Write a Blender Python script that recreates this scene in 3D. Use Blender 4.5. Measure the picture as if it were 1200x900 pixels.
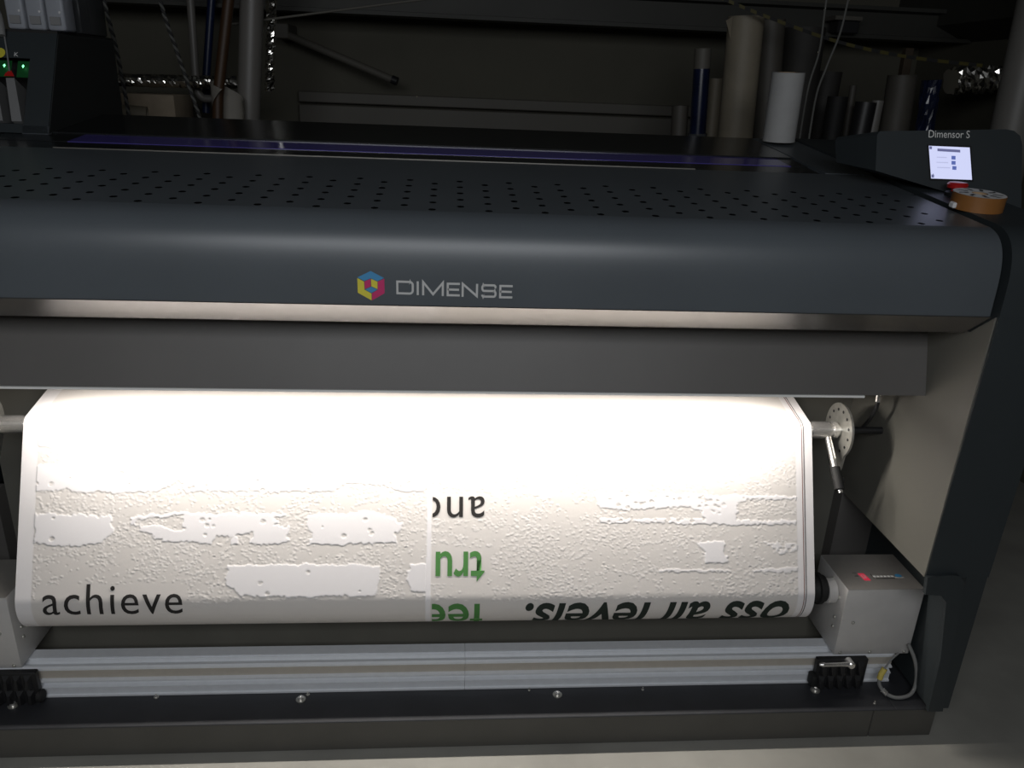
import bpy, bmesh, math, random
import numpy as np
from math import sin, cos, pi, radians, sqrt, atan2
from mathutils import Vector, Matrix
random.seed(7)
for o in list(bpy.data.objects): bpy.data.objects.remove(o)
S = bpy.context.scene
C = S.collection

# ------------------------------------------------------------------ camera
cam = bpy.data.objects.new('camera', bpy.data.cameras.new('camera')); C.objects.link(cam)
cam.data.sensor_width = 36.0; cam.data.lens = 920/1200*36
cam.data.clip_start = .01
cam.matrix_world = (Matrix.Translation((0, 0, 1.35)) @ Matrix.Rotation(radians(-4.83), 4, 'Z')
                    @ Matrix.Rotation(radians(90-20.78), 4, 'X') @ Matrix.Rotation(radians(2.38), 4, 'Z'))
S.camera = cam
# ------------------------------------------------------------------ world, lamps, exposure
w = bpy.data.worlds.new('world'); S.world = w; w.use_nodes = True
w.node_tree.nodes['Background'].inputs[0].default_value = (.55, .75, 1, 1)
w.node_tree.nodes['Background'].inputs[1].default_value = .002
S.view_settings.view_transform = 'Standard'; S.view_settings.look = 'None'
S.view_settings.exposure = 0; S.view_settings.gamma = 1; S.view_settings.use_curve_mapping = False
def area_lamp(name, loc, rot, sx, sy, power, col, spread=180):
    l = bpy.data.lights.new(name, 'AREA'); l.shape = 'RECTANGLE'; l.size = sx; l.size_y = sy
    l.energy = power; l.color = col; l.spread = radians(spread)
    o = bpy.data.objects.new(name, l); C.objects.link(o); o.location = loc; o.rotation_euler = rot
    return o
# the inspection light bar under the printer's front lip
area_lamp('light_bar_lamp', (-.04, 1.497, .762), (radians(10), 0, 0), 1.54, .014, 10.4, (1, .94, .87))
# soft fill lamp added behind the camera, standing in for dim room light
area_lamp('front_fill_lamp', (-.1, -.62, 1.86), (radians(68), 0, 0), 1.9, .55, 22.0, (.93, .96, 1))

# ------------------------------------------------------------------ materials
def mat(name, col, rough=.5, metal=0., spec=.5, noise=0., nscale=30., bump=0., bscale=200., emit=None, estr=0., alpha_mix=None, coat=0.):
    m = bpy.data.materials.new(name); m.use_nodes = True
    nt = m.node_tree; b = nt.nodes['Principled BSDF']
    b.inputs['Base Color'].default_value = (*col, 1); b.inputs['Roughness'].default_value = rough
    b.inputs['Metallic'].default_value = metal; b.inputs['Specular IOR Level'].default_value = spec
    b.inputs['Coat Weight'].default_value = coat
    if noise > 0:
        tc = nt.nodes.new('ShaderNodeTexCoord'); n = nt.nodes.new('ShaderNodeTexNoise')
        n.inputs['Scale'].default_value = nscale; n.inputs['Detail'].default_value = 6
        nt.links.new(tc.outputs['Object'], n.inputs['Vector'])
        r = nt.nodes.new('ShaderNodeValToRGB')
        r.color_ramp.elements[0].position = .3; r.color_ramp.elements[1].position = .7
        r.color_ramp.elements[0].color = (*[c*(1-noise) for c in col], 1)
        r.color_ramp.elements[1].color = (*[min(1, c*(1+noise)) for c in col], 1)
        nt.links.new(n.outputs['Fac'], r.inputs['Fac']); nt.links.new(r.outputs['Color'], b.inputs['Base Color'])
    if bump > 0:
        tc = nt.nodes.new('ShaderNodeTexCoord'); n = nt.nodes.new('ShaderNodeTexNoise')
        n.inputs['Scale'].default_value = bscale; n.inputs['Detail'].default_value = 3
        nt.links.new(tc.outputs['Object'], n.inputs['Vector'])
        bp = nt.nodes.new('ShaderNodeBump'); bp.inputs['Strength'].default_value = bump; bp.inputs['Distance'].default_value = .002
        nt.links.new(n.outputs['Fac'], bp.inputs['Height']); nt.links.new(bp.outputs['Normal'], b.inputs['Normal'])
    if emit:
        b.inputs['Emission Color'].default_value = (*emit, 1); b.inputs['Emission Strength'].default_value = estr
    return m
M = {}
M['hood'] = mat('charcoal_paint', (.080, .091, .101), .36, noise=.06, nscale=4, bump=.03, bscale=900)
M['panel'] = mat('graphite_paint', (.108, .102, .096), .5, noise=.06, nscale=6, bump=.03, bscale=900)
M['tower'] = mat('tower_paint', (.026, .032, .035), .5, noise=.06, nscale=6)
M['inner'] = mat('inner_wall_paint', (.130, .126, .108), .6, noise=.05, nscale=5)
M['ledge'] = mat('navy_ledge_paint', (.026, .027, .031), .5, noise=.15, nscale=12)
M['plinth'] = mat('plinth_paint', (.075, .072, .064), .6, noise=.08, nscale=8)
M['tray'] = mat('tray_paint', (.13, .125, .105), .6, noise=.08, nscale=8)
M['silver'] = mat('brushed_silver_trim', (.29, .278, .266), .27, metal=.95, noise=.03, nscale=40)
M['deck'] = mat('black_deck', (.014, .015, .016), .22, noise=.1)
M['violet'] = mat('violet_sheen_acrylic', (.085, .068, .30), .10, spec=.8)  # dark acrylic; the purple sheen it reflects is put into the base colour
M['black'] = mat('black_plastic', (.012, .012, .013), .45)
M['rubber'] = mat('black_rubber', (.008, .008, .008), .7)
M['alu'] = mat('anodised_aluminium', (.74, .76, .79), .42, metal=.15, noise=.03, nscale=60)
M['alu_face'] = mat('anodised_aluminium_face', (.50, .46, .40), .5, metal=.2, noise=.04, nscale=60)
M['chrome'] = mat('chrome', (.85, .83, .80), .24, metal=.85)
M['steel'] = mat('zinc_steel', (.46, .45, .41), .38, metal=.7, noise=.12, nscale=60)
M['box'] = mat('light_grey_housing', (.52, .505, .49), .42, metal=.1, noise=.03, nscale=30)
M['letter'] = mat('silver_lettering', (.50, .50, .49), .4)
M['white_letter'] = mat('white_lettering', (.7, .7, .68), .5)
M['blue'] = mat('logo_blue', (.05, .24, .46), .5)
M['yellow'] = mat('logo_yellow', (.62, .55, .05), .5)
M['magenta'] = mat('logo_magenta', (.50, .025, .13), .5)
M['red'] = mat('red_plastic', (.42, .012, .012), .35)
M['label_red'] = mat('red_display', (.55, .03, .07), .4, emit=(.9, .05, .1), estr=.25)
M['ink_dark'] = mat('ink_dark', (.030, .028, .027), .9, spec=.1)
M['ink_green'] = mat('ink_green', (.085, .235, .07), .9, spec=.1)
M['ink_slate'] = mat('ink_slate', (.028, .036, .030), .9, spec=.1)
M['edge_red'] = mat('brown_trim_mark', (.17, .05, .035), .7)
M['edge_dark'] = mat('grey_trim_mark', (.10, .085, .085), .7)
M['core'] = mat('cardboard_core', (.36, .25, .15), .8)
M['cable'] = mat('grey_cable', (.20, .20, .195), .5)
M['conn'] = mat('yellow_connector', (.62, .50, .12), .5)
M['led'] = mat('green_led', (.1, .9, .3), .4, emit=(.22, 1, .42), estr=2.2)
M['led_pcb'] = mat('green_board', (.004, .05, .012), .5, emit=(0, .12, .02), estr=.06)
M['screen'] = mat('lit_screen', (.1, .1, .1), .2, emit=(.66, .70, 1.0), estr=.92)
M['scr_dark'] = mat('screen_bar', (.02, .02, .03), .3, emit=(.16, .17, .34), estr=.8)
M['scr_blue'] = mat('screen_button', (.02, .02, .05), .3, emit=(.12, .17, .50), estr=.8)
M['scr_grey'] = mat('screen_text', (.1, .1, .1), .3, emit=(.50, .53, .80), estr=.9)
M['tape_kraft'] = mat('brown_tape', (.25, .105, .028), .38, noise=.05, nscale=40)
M['white_paper'] = mat('white_paper', (.66, .66, .66), .7, noise=.02)
M['bright_roll'] = mat('bright_paper_roll', (.34, .34, .335), .7, noise=.03)
M['curl'] = mat('curled_paper', (.45, .42, .37), .7, noise=.05, nscale=20)
M['cartridge'] = mat('grey_cartridge', (.20, .20, .20), .5)
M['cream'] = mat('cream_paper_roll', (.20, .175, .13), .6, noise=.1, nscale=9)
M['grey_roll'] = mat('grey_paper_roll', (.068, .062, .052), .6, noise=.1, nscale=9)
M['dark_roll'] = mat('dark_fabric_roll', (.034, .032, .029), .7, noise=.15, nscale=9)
M['pipe_grey'] = mat('grey_plastic_pipe', (.145, .137, .125), .45, noise=.06, nscale=6)
M['pipe_white'] = mat('white_plastic_pipe', (.17, .163, .15), .45, noise=.05, nscale=6)
M['pipe_blue'] = mat('blue_plastic_pipe', (.006, .015, .055), .4)
M['pipe_brown'] = mat('brown_plastic_pipe', (.042, .019, .006), .55, noise=.1)
M['foil'] = mat('crinkled_foil', (.85, .83, .78), .18, metal=1)
M['navy_film'] = mat('blue_film', (.006, .010, .032), .25, noise=.3, nscale=20)
M['carton'] = mat('beige_carton', (.32, .26, .19), .75, noise=.08)
M['wood'] = mat('brown_board', (.045, .031, .018), .7, noise=.2, nscale=14)
M['cord_light'] = mat('grey_cord', (.10, .10, .092), .7)
M['cord_dark'] = mat('dark_cord', (.02, .02, .02), .7)
M['tape_yellow'] = mat('yellow_tape', (.06, .05, .008), .5)
M['concrete'] = mat('concrete_floor', (.285, .278, .25), .6, noise=.14, nscale=5, bump=.12, bscale=60)
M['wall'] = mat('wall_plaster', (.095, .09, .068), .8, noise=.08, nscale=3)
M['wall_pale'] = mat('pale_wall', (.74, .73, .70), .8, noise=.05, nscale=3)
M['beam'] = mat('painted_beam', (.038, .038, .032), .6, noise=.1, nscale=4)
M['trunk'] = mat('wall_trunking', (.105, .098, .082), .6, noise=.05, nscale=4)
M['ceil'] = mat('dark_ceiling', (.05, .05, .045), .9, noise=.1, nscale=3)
def clear_mat(name, col, rough=.1, fac=.55):
    m = bpy.data.materials.new(name); m.use_nodes = True
    nt = m.node_tree; b = nt.nodes['Principled BSDF']
    b.inputs['Base Color'].default_value = (*col, 1); b.inputs['Roughness'].default_value = rough
    b.inputs['Transmission Weight'].default_value = fac; b.inputs['IOR'].default_value = 1.2
    return m
M['clear'] = clear_mat('milky_plastic', (.40, .42, .46), .3, .3)
M['film'] = clear_mat('clear_film', (.09, .095, .10), .2, .4)
M['top_sheet'] = mat('brushed_top_sheet', (.34, .325, .305), .38, metal=.55, noise=.03, nscale=60)
M['lip'] = mat('pale_lip', (.82, .82, .80), .4)
# embossed print: the tint stored on the mesh says where the print is brick white and where mortar grey
def paper_mat():
    m = bpy.data.materials.new('embossed_wallpaper'); m.use_nodes = True
    nt = m.node_tree; b = nt.nodes['Principled BSDF']
    a = nt.nodes.new('ShaderNodeAttribute'); a.attribute_name = 'tint'
    r = nt.nodes.new('ShaderNodeValToRGB')
    r.color_ramp.elements[0].color = (.64, .605, .575, 1); r.color_ramp.elements[1].color = (.765, .742, .748, 1)
    nt.links.new(a.outputs['Fac'], r.inputs['Fac']); nt.links.new(r.outputs['Color'], b.inputs['Base Color'])
    b.inputs['Roughness'].default_value = .55; b.inputs['Specular IOR Level'].default_value = .3
    return m
M['paper'] = paper_mat()

# ------------------------------------------------------------------ mesh helpers
class MB:
    def __init__(s): s.bm = bmesh.new()
    def box(s, lo, hi, bev=0., seg=1, mx=None):
        r = bmesh.ops.create_cube(s.bm, size=1)
        v = r['verts']
        for q in v: q.co = Vector([lo[i] + (q.co[i]+.5)*(hi[i]-lo[i]) for i in range(3)])
        if bev > 0:
            e = list({e for q in v for e in q.link_edges})
            rr = bmesh.ops.bevel(s.bm, geom=e, offset=bev, segments=seg, profile=.5, affect='EDGES')
            v = list({q for f in rr['faces'] for q in f.verts} | {q for q in v if q.is_valid})
        if mx:
            for q in v: q.co = mx @ q.co
        return s
    def lathe(s, p0, p1, prof, seg=24, cap=(True, True)):
        """prof: (t along axis in metres from p0, radius)"""
        p0 = Vector(p0); p1 = Vector(p1); ax = (p1-p0).normalized()
        u = ax.orthogonal().normalized(); v = ax.cross(u)
        rings = []
        for t, r in prof:
            rings.append([s.bm.verts.new(p0 + ax*t + (u*cos(2*pi*k/seg) + v*sin(2*pi*k/seg))*r) for k in range(seg)])
        for a, b in zip(rings[:-1], rings[1:]):
            for k in range(seg): s.bm.faces.new((a[k], a[(k+1) % seg], b[(k+1) % seg], b[k]))
        if cap[0]: s.bm.faces.new(rings[0][::-1])
        if cap[1]: s.bm.faces.new(rings[-1])
        return s
    def cyl(s, p0, p1, r, r1=None, seg=24, bev=0.):
        L = (Vector(p1)-Vector(p0)).length; r1 = r if r1 is None else r1
        if bev > 0: pr = [(0, r-bev), (bev, r), (L-bev, r1), (L, r1-bev)]
        else: pr = [(0, r), (L, r1)]
        return s.lathe(p0, p1, pr, seg)
    def tube(s, pts, r, seg=10, rad=None):
        pts = [Vector(p) for p in pts]; rings = []; up = None
        for i, p in enumerate(pts):
            d = (pts[min(i+1, len(pts)-1)] - pts[max(i-1, 0)]).normalized()
            if up is None: up = d.orthogonal().normalized()
            up = (up - d*up.dot(d)).normalized(); v = d.cross(up)
            rr = rad[i] if rad else r
            rings.append([s.bm.verts.new(p + (up*cos(2*pi*k/seg) + v*sin(2*pi*k/seg))*rr) for k in range(seg)])
        for a, b in zip(rings[:-1], rings[1:]):
            for k in range(seg): s.bm.faces.new((a[k], a[(k+1) % seg], b[(k+1) % seg], b[k]))
        s.bm.faces.new(rings[0][::-1]); s.bm.faces.new(rings[-1])
        return s
    def prism(s, poly, axis, a, b):
        """poly 2D points; axis 'x': (y,z), 'y': (x,z), 'z': (x,y)"""
        def P(p, t): return {'x': (t, p[0], p[1]), 'y': (p[0], t, p[1]), 'z': (p[0], p[1], t)}[axis]
        A = [s.bm.verts.new(P(p, a)) for p in poly]; B = [s.bm.verts.new(P(p, b)) for p in poly]
        n = len(poly)
        for i in range(n): s.bm.faces.new((A[i], A[(i+1) % n], B[(i+1) % n], B[i]))
        s.bm.faces.new(A[::-1]); s.bm.faces.new(B)
        return s
    def strip(s, prof, x0, x1):
        A = [s.bm.verts.new((x0, p[0], p[1])) for p in prof]; B = [s.bm.verts.new((x1, p[0], p[1])) for p in prof]
        for i in range(len(prof)-1): s.bm.faces.new((A[i], A[i+1], B[i+1], B[i]))
        return s
    def xform(s, mx):
        for v in s.bm.verts: v.co = mx @ v.co
        return s
    def build(s, name, m, parent=None, smooth=35, fix=True):
        if fix: bmesh.ops.recalc_face_normals(s.bm, faces=s.bm.faces)
        me = bpy.data.meshes.new(name); s.bm.to_mesh(me); s.bm.free()
        return link(name, me, m, parent, smooth)
def link(name, me, m, parent=None, smooth=35):
    me.materials.append(M[m] if isinstance(m, str) else m)
    if smooth:
        for p in me.polygons: p.use_smooth = True
        me.set_sharp_from_angle(angle=radians(smooth))
    o = bpy.data.objects.new(name, me); C.objects.link(o)
    if parent is not None:
        o.parent = parent
        if parent.type == 'EMPTY' and parent.parent is None: o.location = -parent.location
    return o
def tag(o, label=None, cat=None, group=None, kind=None):
    if label: o['label'] = label
    if cat: o['category'] = cat
    if group: o['group'] = group
    if kind: o['kind'] = kind
    return o
def thing(name, loc, label, cat, group=None):
    o = bpy.data.objects.new(name, None); C.objects.link(o); o.location = loc; o.empty_display_size = .05
    return tag(o, label, cat, group)
def copy_part(o, dx, parent=None):
    c = o.copy(); C.objects.link(c); c.location = o.location + Vector(dx)
    if parent is not None: c.parent = parent
    return c
def flat_poly(name, polys, f, m, parent):
    """polygons in a plane, f(u,v) -> xyz"""
    bm = bmesh.new()
    for poly in polys: bm.faces.new([bm.verts.new(f(*p)) for p in poly])
    me = bpy.data.meshes.new(name); bm.to_mesh(me); bm.free()
    return link(name, me, m, parent, 0)
def stroke_polys(pts, wd, closed=False):
    n = len(pts); L = []; R = []
    for i in range(n):
        p = Vector(pts[i])
        a = Vector(pts[(i-1) % n]) if (closed or i > 0) else None
        b = Vector(pts[(i+1) % n]) if (closed or i < n-1) else None
        d1 = (p-a).normalized() if a is not None else (b-p).normalized()
        d2 = (b-p).normalized() if b is not None else d1
        n1 = Vector((-d1.y, d1.x)); n2 = Vector((-d2.y, d2.x))
        mm = n1+n2
        mm = mm.normalized() if mm.length > 1e-6 else n1
        k = wd/2/max(.35, mm.dot(n1)); L.append(p+mm*k); R.append(p-mm*k)
    out = []
    for i in range(n if closed else n-1):
        j = (i+1) % n
        out.append([tuple(L[i]), tuple(R[i]), tuple(R[j]), tuple(L[j])])
    return out
def text_mesh(body, shear=0., offset=0., spacing=1.):
    cu = bpy.data.curves.new('t', 'FONT'); cu.body = body; cu.shear = shear; cu.offset = offset
    cu.size = 1; cu.resolution_u = 4; cu.space_character = spacing
    ob = bpy.data.objects.new('t', cu); C.objects.link(ob)
    dg = bpy.context.evaluated_depsgraph_get(); dg.update()
    me = bpy.data.meshes.new_from_object(ob.evaluated_get(dg))
    bpy.data.objects.remove(ob); bpy.data.curves.remove(cu)
    return me
def text_plane(name, body, f, m, parent, x0, x1, h, **kw):
    """text scaled to run from x0 to x1 with cap height h, f(u,v) -> xyz"""
    me = text_mesh(body, **kw)
    xs = [v.co.x for v in me.vertices]; a, b = min(xs), max(xs)
    xm = text_mesh('H'); ch = max(v.co.y for v in xm.vertices); bpy.data.meshes.remove(xm)
    for v in me.vertices:
        v.co = Vector(f(x0+(v.co.x-a)/(b-a)*(x1-x0), v.co.y/ch*h))
    me.name = name
    return link(name, me, m, parent, 0)

# ------------------------------------------------------------------ the room
def struct(name, mb, m): return tag(mb.build(name, m), kind='structure')
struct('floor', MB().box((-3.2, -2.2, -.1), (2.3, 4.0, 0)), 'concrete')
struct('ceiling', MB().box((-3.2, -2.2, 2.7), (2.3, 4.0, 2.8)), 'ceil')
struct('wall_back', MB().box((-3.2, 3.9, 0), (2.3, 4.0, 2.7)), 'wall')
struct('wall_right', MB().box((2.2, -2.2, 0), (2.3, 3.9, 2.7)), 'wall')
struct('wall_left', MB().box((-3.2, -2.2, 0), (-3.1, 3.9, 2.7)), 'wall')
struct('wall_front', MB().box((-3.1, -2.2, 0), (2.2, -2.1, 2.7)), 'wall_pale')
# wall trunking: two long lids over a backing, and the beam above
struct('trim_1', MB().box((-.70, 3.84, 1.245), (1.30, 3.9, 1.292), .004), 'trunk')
struct('trim_2', MB().box((-.70, 3.84, 1.14), (1.30, 3.9, 1.236), .004), 'trunk')
bp = [(3.5, 1.595), (3.62, 1.595), (3.62, 1.61), (3.566, 1.615), (3.566, 1.70), (3.62, 1.705), (3.62, 1.72), (3.5, 1.72), (3.5, 1.705), (3.554, 1.70), (3.554, 1.615), (3.5, 1.61)]
struct('trim_3', MB().prism(bp, 'x', -1.6, 2.2), 'beam')
struct('trim_4', MB().prism([(2.2, 1.60), (2.2, 1.86), (2.06, 1.86), (2.06, 1.66)], 'y', .4, 3.9), 'beam')

# ------------------------------------------------------------------ the printer
XL, XR = -1.03, .962
P = thing('wide_format_printer', (-.03, 1.72, 0), 'wide charcoal wallpaper printer with a rounded front cover and lit take-up bay', 'printer')
SL = .095
def deck_z(y): return 1.158 + SL*(y-1.475)
# hood: front, curve and perforated top in one sheet
def hood_profile(off=0.):
    pts = [(1.293-off, .997), (1.293-off, 1.03)]
    p0, p1, p2, p3 = (1.293-off, 1.046), (1.2935-off, 1.112+off), (1.312, deck_z(1.312)-.004+off), (1.352, deck_z(1.352)+off)
    for i in range(15):
        t = i/14; a, b, c, d = (1-t)**3, 3*t*(1-t)**2, 3*t*t*(1-t), t**3
        pts.append((a*p0[0]+b*p1[0]+c*p2[0]+d*p3[0], a*p0[1]+b*p1[1]+c*p2[1]+d*p3[1]))
    return pts
def make_hood():
    mb = MB(); bm = mb.bm
    pr = hood_profile()
    mb.strip(pr, XL, XR)
    nc = 41; cw = (XR-XL)/nc; nr = 10; ch = .0255; y0 = 1.352; R = .0068
    def V(x, y, dz=0): return bm.verts.new((x, y, deck_z(y)+dz))
    for j in range(nr):
        for i in range(nc):
            x = XL+i*cw; y = y0+j*ch
            B = [(x, y), (x+cw/2, y), (x+cw, y), (x+cw, y+ch/2), (x+cw, y+ch), (x+cw/2, y+ch), (x, y+ch), (x, y+ch/2)]
            bv = [V(*b) for b in B]
            if (i+j) % 2 == 0 and 0 < i < nc-1:
                cx, cy = x+cw/2, y+ch/2
                hv = []
                for b in B:
                    a = atan2((b[1]-cy)/ch, (b[0]-cx)/cw)
                    hv.append(V(cx+R*cos(a), cy+R*sin(a)))
                for k in range(8):
                    l = (k+1) % 8
                    bm.faces.new((bv[k], bv[l], hv[l], hv[k]))
            else: bm.faces.new(bv)
    ye = y0+nr*ch
    mb.strip([(ye, deck_z(ye)), (1.800, deck_z(1.800)), (1.807, deck_z(1.807)-.004), (1.807, deck_z(1.807)-.03)], XL, XR)
    # closed ends of the hood
    for x in (XL, XR):
        bm.faces.new([bm.verts.new((x, *p)) for p in hood_profile() + [(1.807, deck_z(1.807)), (1.807, .95), (1.351, .952)]])
    bmesh.ops.remove_doubles(bm, verts=bm.verts, dist=1e-5)
    return mb.build('perforated_cover', 'hood', P, 30, fix=False)
hood = make_hood()
M['edge_highlight'] = mat('cover_edge_highlight', (.22, .21, .19), .4, metal=.6)  # painted highlight line, a thin pale strip along the cover's back edge
MB().box((XL+.18, 1.8075, deck_z(1.8075)-.006), (.55, 1.8095, deck_z(1.8095)+.0008)).build('edge_highlight_strip', 'edge_highlight', P)
MB().prism([(1.2935, .998), (1.2905, .9965), (1.350, .950), (1.3525, .953)], 'x', XL, XR).build('silver_trim_strip', 'silver', P)
MB().prism([(1.352, .950), (1.352, .956), (1.50, .956), (1.50, .950)], 'x', XL, XR).build('cover_underside', 'panel', P)
fascia = MB().prism([(1.434, .7885), (1.440, .7885), (1.494, .953), (1.4885, .953)], 'x', XL, .9735).build('lower_fascia', 'panel', P)
MB().prism([(1.4315, .7835), (1.4315, .7878), (1.441, .7878), (1.441, .7835)], 'x', -1.02, .843).build('fascia_lip', 'lip', P)
lb = MB().prism([(1.466, .776), (1.466, .796), (1.517, .796), (1.517, .755), (1.514, .755), (1.514, .774), (1.470, .774), (1.470, .776)], 'x', -.85, .80).build('light_bar', 'alu', P)
MB().box((XL, 1.497, .806), (.9735, 1.90, .812)).build('bay_ceiling', 'panel', P)
MB().box((XL, 1.70, .083), (.9735, 1.706, .685)).build('bay_back_panel', 'inner', P)
MB().box((XL, 1.93, .60), (.9735, 1.936, 1.19)).build('inner_bulkhead', 'black', P)
MB().box((XL, 1.706, .679), (.9735, 1.93, .685)).build('media_shelf', 'black', P)
# rear deck with its dark window strip
def deck_slab(name, y0, y1, x0, x1, m, lift=0., th=.01):
    return MB().prism([(y0, deck_z(y0)+lift), (y1, deck_z(y1)+lift), (y1, deck_z(y1)+lift-th), (y0, deck_z(y0)+lift-th)], 'x', x0, x1).build(name, m, P)
deck_slab('rear_gutter', 1.811, 1.898, XL, .85, 'deck', -.004)
deck_slab('window_strip', 1.900, 1.998, -.86, .812, 'violet', -.003)
deck_slab('window_end_plate', 1.900, 1.998, .8125, .853, 'deck', -.003)
deck_slab('window_end_plate', 1.900, 1.998, XL, -.8605, 'deck', -.003)
deck_slab('rear_deck', 2.000, 2.30, XL, .853, 'deck')
deck_slab('end_deck', 1.811, 2.30, .858, .973, 'hood')
MB().box((XL, 2.285, .08), (.9735, 2.298, deck_z(2.285)-.01)).build('rear_panel', 'panel', P)
# towers
def tower(name, x0, x1):
    poly = [(1.30, .44)] + hood_profile(.004)[0:1] + hood_profile(.005) + [(2.30, deck_z(2.30)+.004), (2.30, .44)]
    return MB().prism(poly, 'x', x0, x1).build(name, 'tower', P, 30)
tower('side_tower', .9765, 1.114); tower('side_tower', -1.185, XL-.014)
# pale sheet lining the inner wall of the right and left tower
for x0, x1 in ((.9735, .9765), (XL-.014, XL-.011)):
    MB().prism([(1.300, .442), (1.294, .995), (1.351, .950), (1.50, .950), (1.70, .80), (1.70, .442)], 'x', x0, x1).build('inner_wall_panel', 'inner', P)
for sx, x0, x1 in ((1, 1.068, 1.113), (-1, -1.183, -1.138)):
    MB().box((x0, 1.302, .095), (x1, 2.30, .4395)).build('tower_leg', 'tower', P)
MB().box((.9735, 1.66, .083), (1.068, 1.70, .44)).build('lower_back_panel', 'panel', P)
MB().box((-1.138, 1.66, .083), (XL, 1.70, .44)).build('lower_back_panel', 'panel', P)
cov = [(.975, .447), (1.026, .452), (1.043, .449), (1.055, .438), (1.060, .414), (1.077, .24), (1.093, .0965), (1.059, .0965), (1.053, .24), (1.030, .385), (1.015, .402), (.980, .405)]
c = MB().prism(cov, 'y', 1.291, 1.301); c.build('leg_cover', 'tower', P)
c = MB().prism([(-.06-x-.009, z) for x, z in cov], 'y', 1.291, 1.301); c.build('leg_cover', 'tower', P)
# seam, gap lining and base
MB().box((-1.14, 1.318, 0), (.9545, 2.25, .0785), .003).build('base_plinth', 'plinth', P)
MB().box((.9555, 1.318, 0), (1.102, 2.25, .0785), .003).build('base_plinth', 'plinth', P)
ledge = MB().box((-1.14, 1.314, .079), (1.0, 1.70, .083), .001).build('base_ledge', 'ledge', P)
MB().box((1.001, 1.314, .079), (1.102, 1.70, .083), .001).build('base_ledge', 'ledge', P)
MB().prism([(1.50, .083), (1.545, .083), (1.545, .205), (1.70, .235), (1.70, .239), (1.541, .209), (1.541, .087), (1.50, .087)], 'x', -1.0, .965).build('cable_tray', 'tray', P)
# aluminium guide rail, two lengths butted together
rp = [(1.404, .0835), (1.4005, .0835), (1.4005, .0875), (1.404, .089), (1.404, .103), (1.4015, .1055), (1.4015, .1085), (1.411, .112), (1.411, .121),
      (1.4015, .122), (1.4015, .1255), (1.409, .1275), (1.409, .152), (1.4015, .1535), (1.4015, .158), (1.406, .161), (1.411, .161), (1.413, .150), (1.428, .150), (1.431, .1565), (1.434, .1565), (1.434, .161), (1.461, .161), (1.461, .0835)]
def rail(x0, x1):
    o = MB().prism(rp, 'x', x0, x1).build('guide_rail', 'alu', P, 20)
    MB().box((x0, 1.4082, .1283), (x1, 1.4092, .1515)).build('rail_face', 'alu_face', o, 0)
    return o
rail(-1.02, .0402); rail(.0408, 1.03)
# bolts along the ledge
def bolt(x, y, r):
    z = .083
    o = MB().cyl((x, y, z), (x, y, z+.002), r*1.0, seg=20).build('ledge_bolt', 'steel', P)
    mb = MB().lathe((x, y, z+.002), (x, y, z+.01), [(0, r*.62), (.0045, r*.62), (.0055, r*.5), (.0055, r*.3), (.003, r*.28)], 16, (True, True))
    mb.build('bolt_head', 'chrome', o)
for x, y, r in ((-.316, 1.380, .0105), (.247, 1.379, .0105), (.842, 1.377, .0105), (-.914, 1.379, .0105), (-.626, 1.395, .005), (-.303, 1.394, .004), (.443, 1.389, .003), (.185, 1.394, .0025), (.96, 1.332, .003)): bolt(x, y, r)
# wordmark and cube emblem on the cover
fy = 1.2925
def lf(px, py): return (-.157+(px-417)*.001366+.0008, fy, 1.0302-(py-335.5)*.00143)
def crop(p): return (400+p[0]/5.4545, 310+p[1]/5.4545)
emb = {'blue': [[(97, 88), (185, 45), (185, 92), (142, 110)], [(185, 45), (272, 88), (228, 110), (185, 92)], [(145, 166), (187, 146), (228, 164), (187, 187)]],
       'yellow': [[(97, 92), (140, 114), (142, 167), (97, 187)], [(97, 187), (142, 167), (187, 190), (187, 236)], [(187, 95), (228, 113), (228, 161), (187, 143)]],
       'magenta': [[(274, 92), (274, 187), (229, 166), (230, 113)], [(274, 187), (190, 236), (190, 190), (229, 166)], [(143, 113), (184, 95), (184, 144), (144, 162)]]}
emblem = None
for k, polys in emb.items():
    o = flat_poly('cube_emblem' if emblem is None else 'emblem_face', [[crop(p) for p in q] for q in polys], lf, k, P if emblem is None else emblem)
    emblem = emblem or o
def arc(cx, cy, rx, ry, a0, a1, n=6): return [(cx+rx*cos(radians(a0+(a1-a0)*i/n)), cy+ry*sin(radians(a0+(a1-a0)*i/n))) for i in range(n+1)]
W = 14
def SP(*pts, closed=False): return stroke_polys([p for p in pts], W, closed)
let = []
yt = lambda x: 109+(x-352)*.0205; yb = lambda x: 185+(x-352)*.0185
x = 359; a, b = yt(x), yb(x)
let += SP((359, a), (440, a+1), *arc(440, a+22, 21, 21, -90, 0, 5), *arc(440, b-20, 21, 21, 0, 90, 5), (359, b), closed=True)
let += SP((494, yt(494)-7), (494, yb(494)+7))
let += SP((530, yb(530)+7), (530, yt(530)-4), (596, yb(596)-2), (661, yt(661)-4), (661, yb(661)+7))
a, b = yt(694), yb(694)
let += SP((775, a), (694, a), (694, b), (775, b)); let += SP((694, (a+b)/2), (770, (a+b)/2+1))
let += SP((794, yb(794)+7), (794, yt(794)-3), (890, yb(890)-1), (890, yt(890)-7))
a, b = yt(925), yb(925); m_ = (a+b)/2
let += SP((1020, a+13), *arc(1002, a+12, 12, 12, 0, -90, 3), (937, a), *arc(937, (a+m_)/2, 12, (m_-a)/2, -90, -270, 6), (1004, m_), *arc(1004, (b+m_)/2, 12, (b-m_)/2, -90, 90, 6), (937, b), *arc(937, b-12, 12, 12, 90, 180, 3))
a, b = yt(1047), yb(1047)
let += SP((1130, a), (1047, a), (1047, b), (1130, b)); let += SP((1047, (a+b)/2), (1125, (a+b)/2+1))
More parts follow.
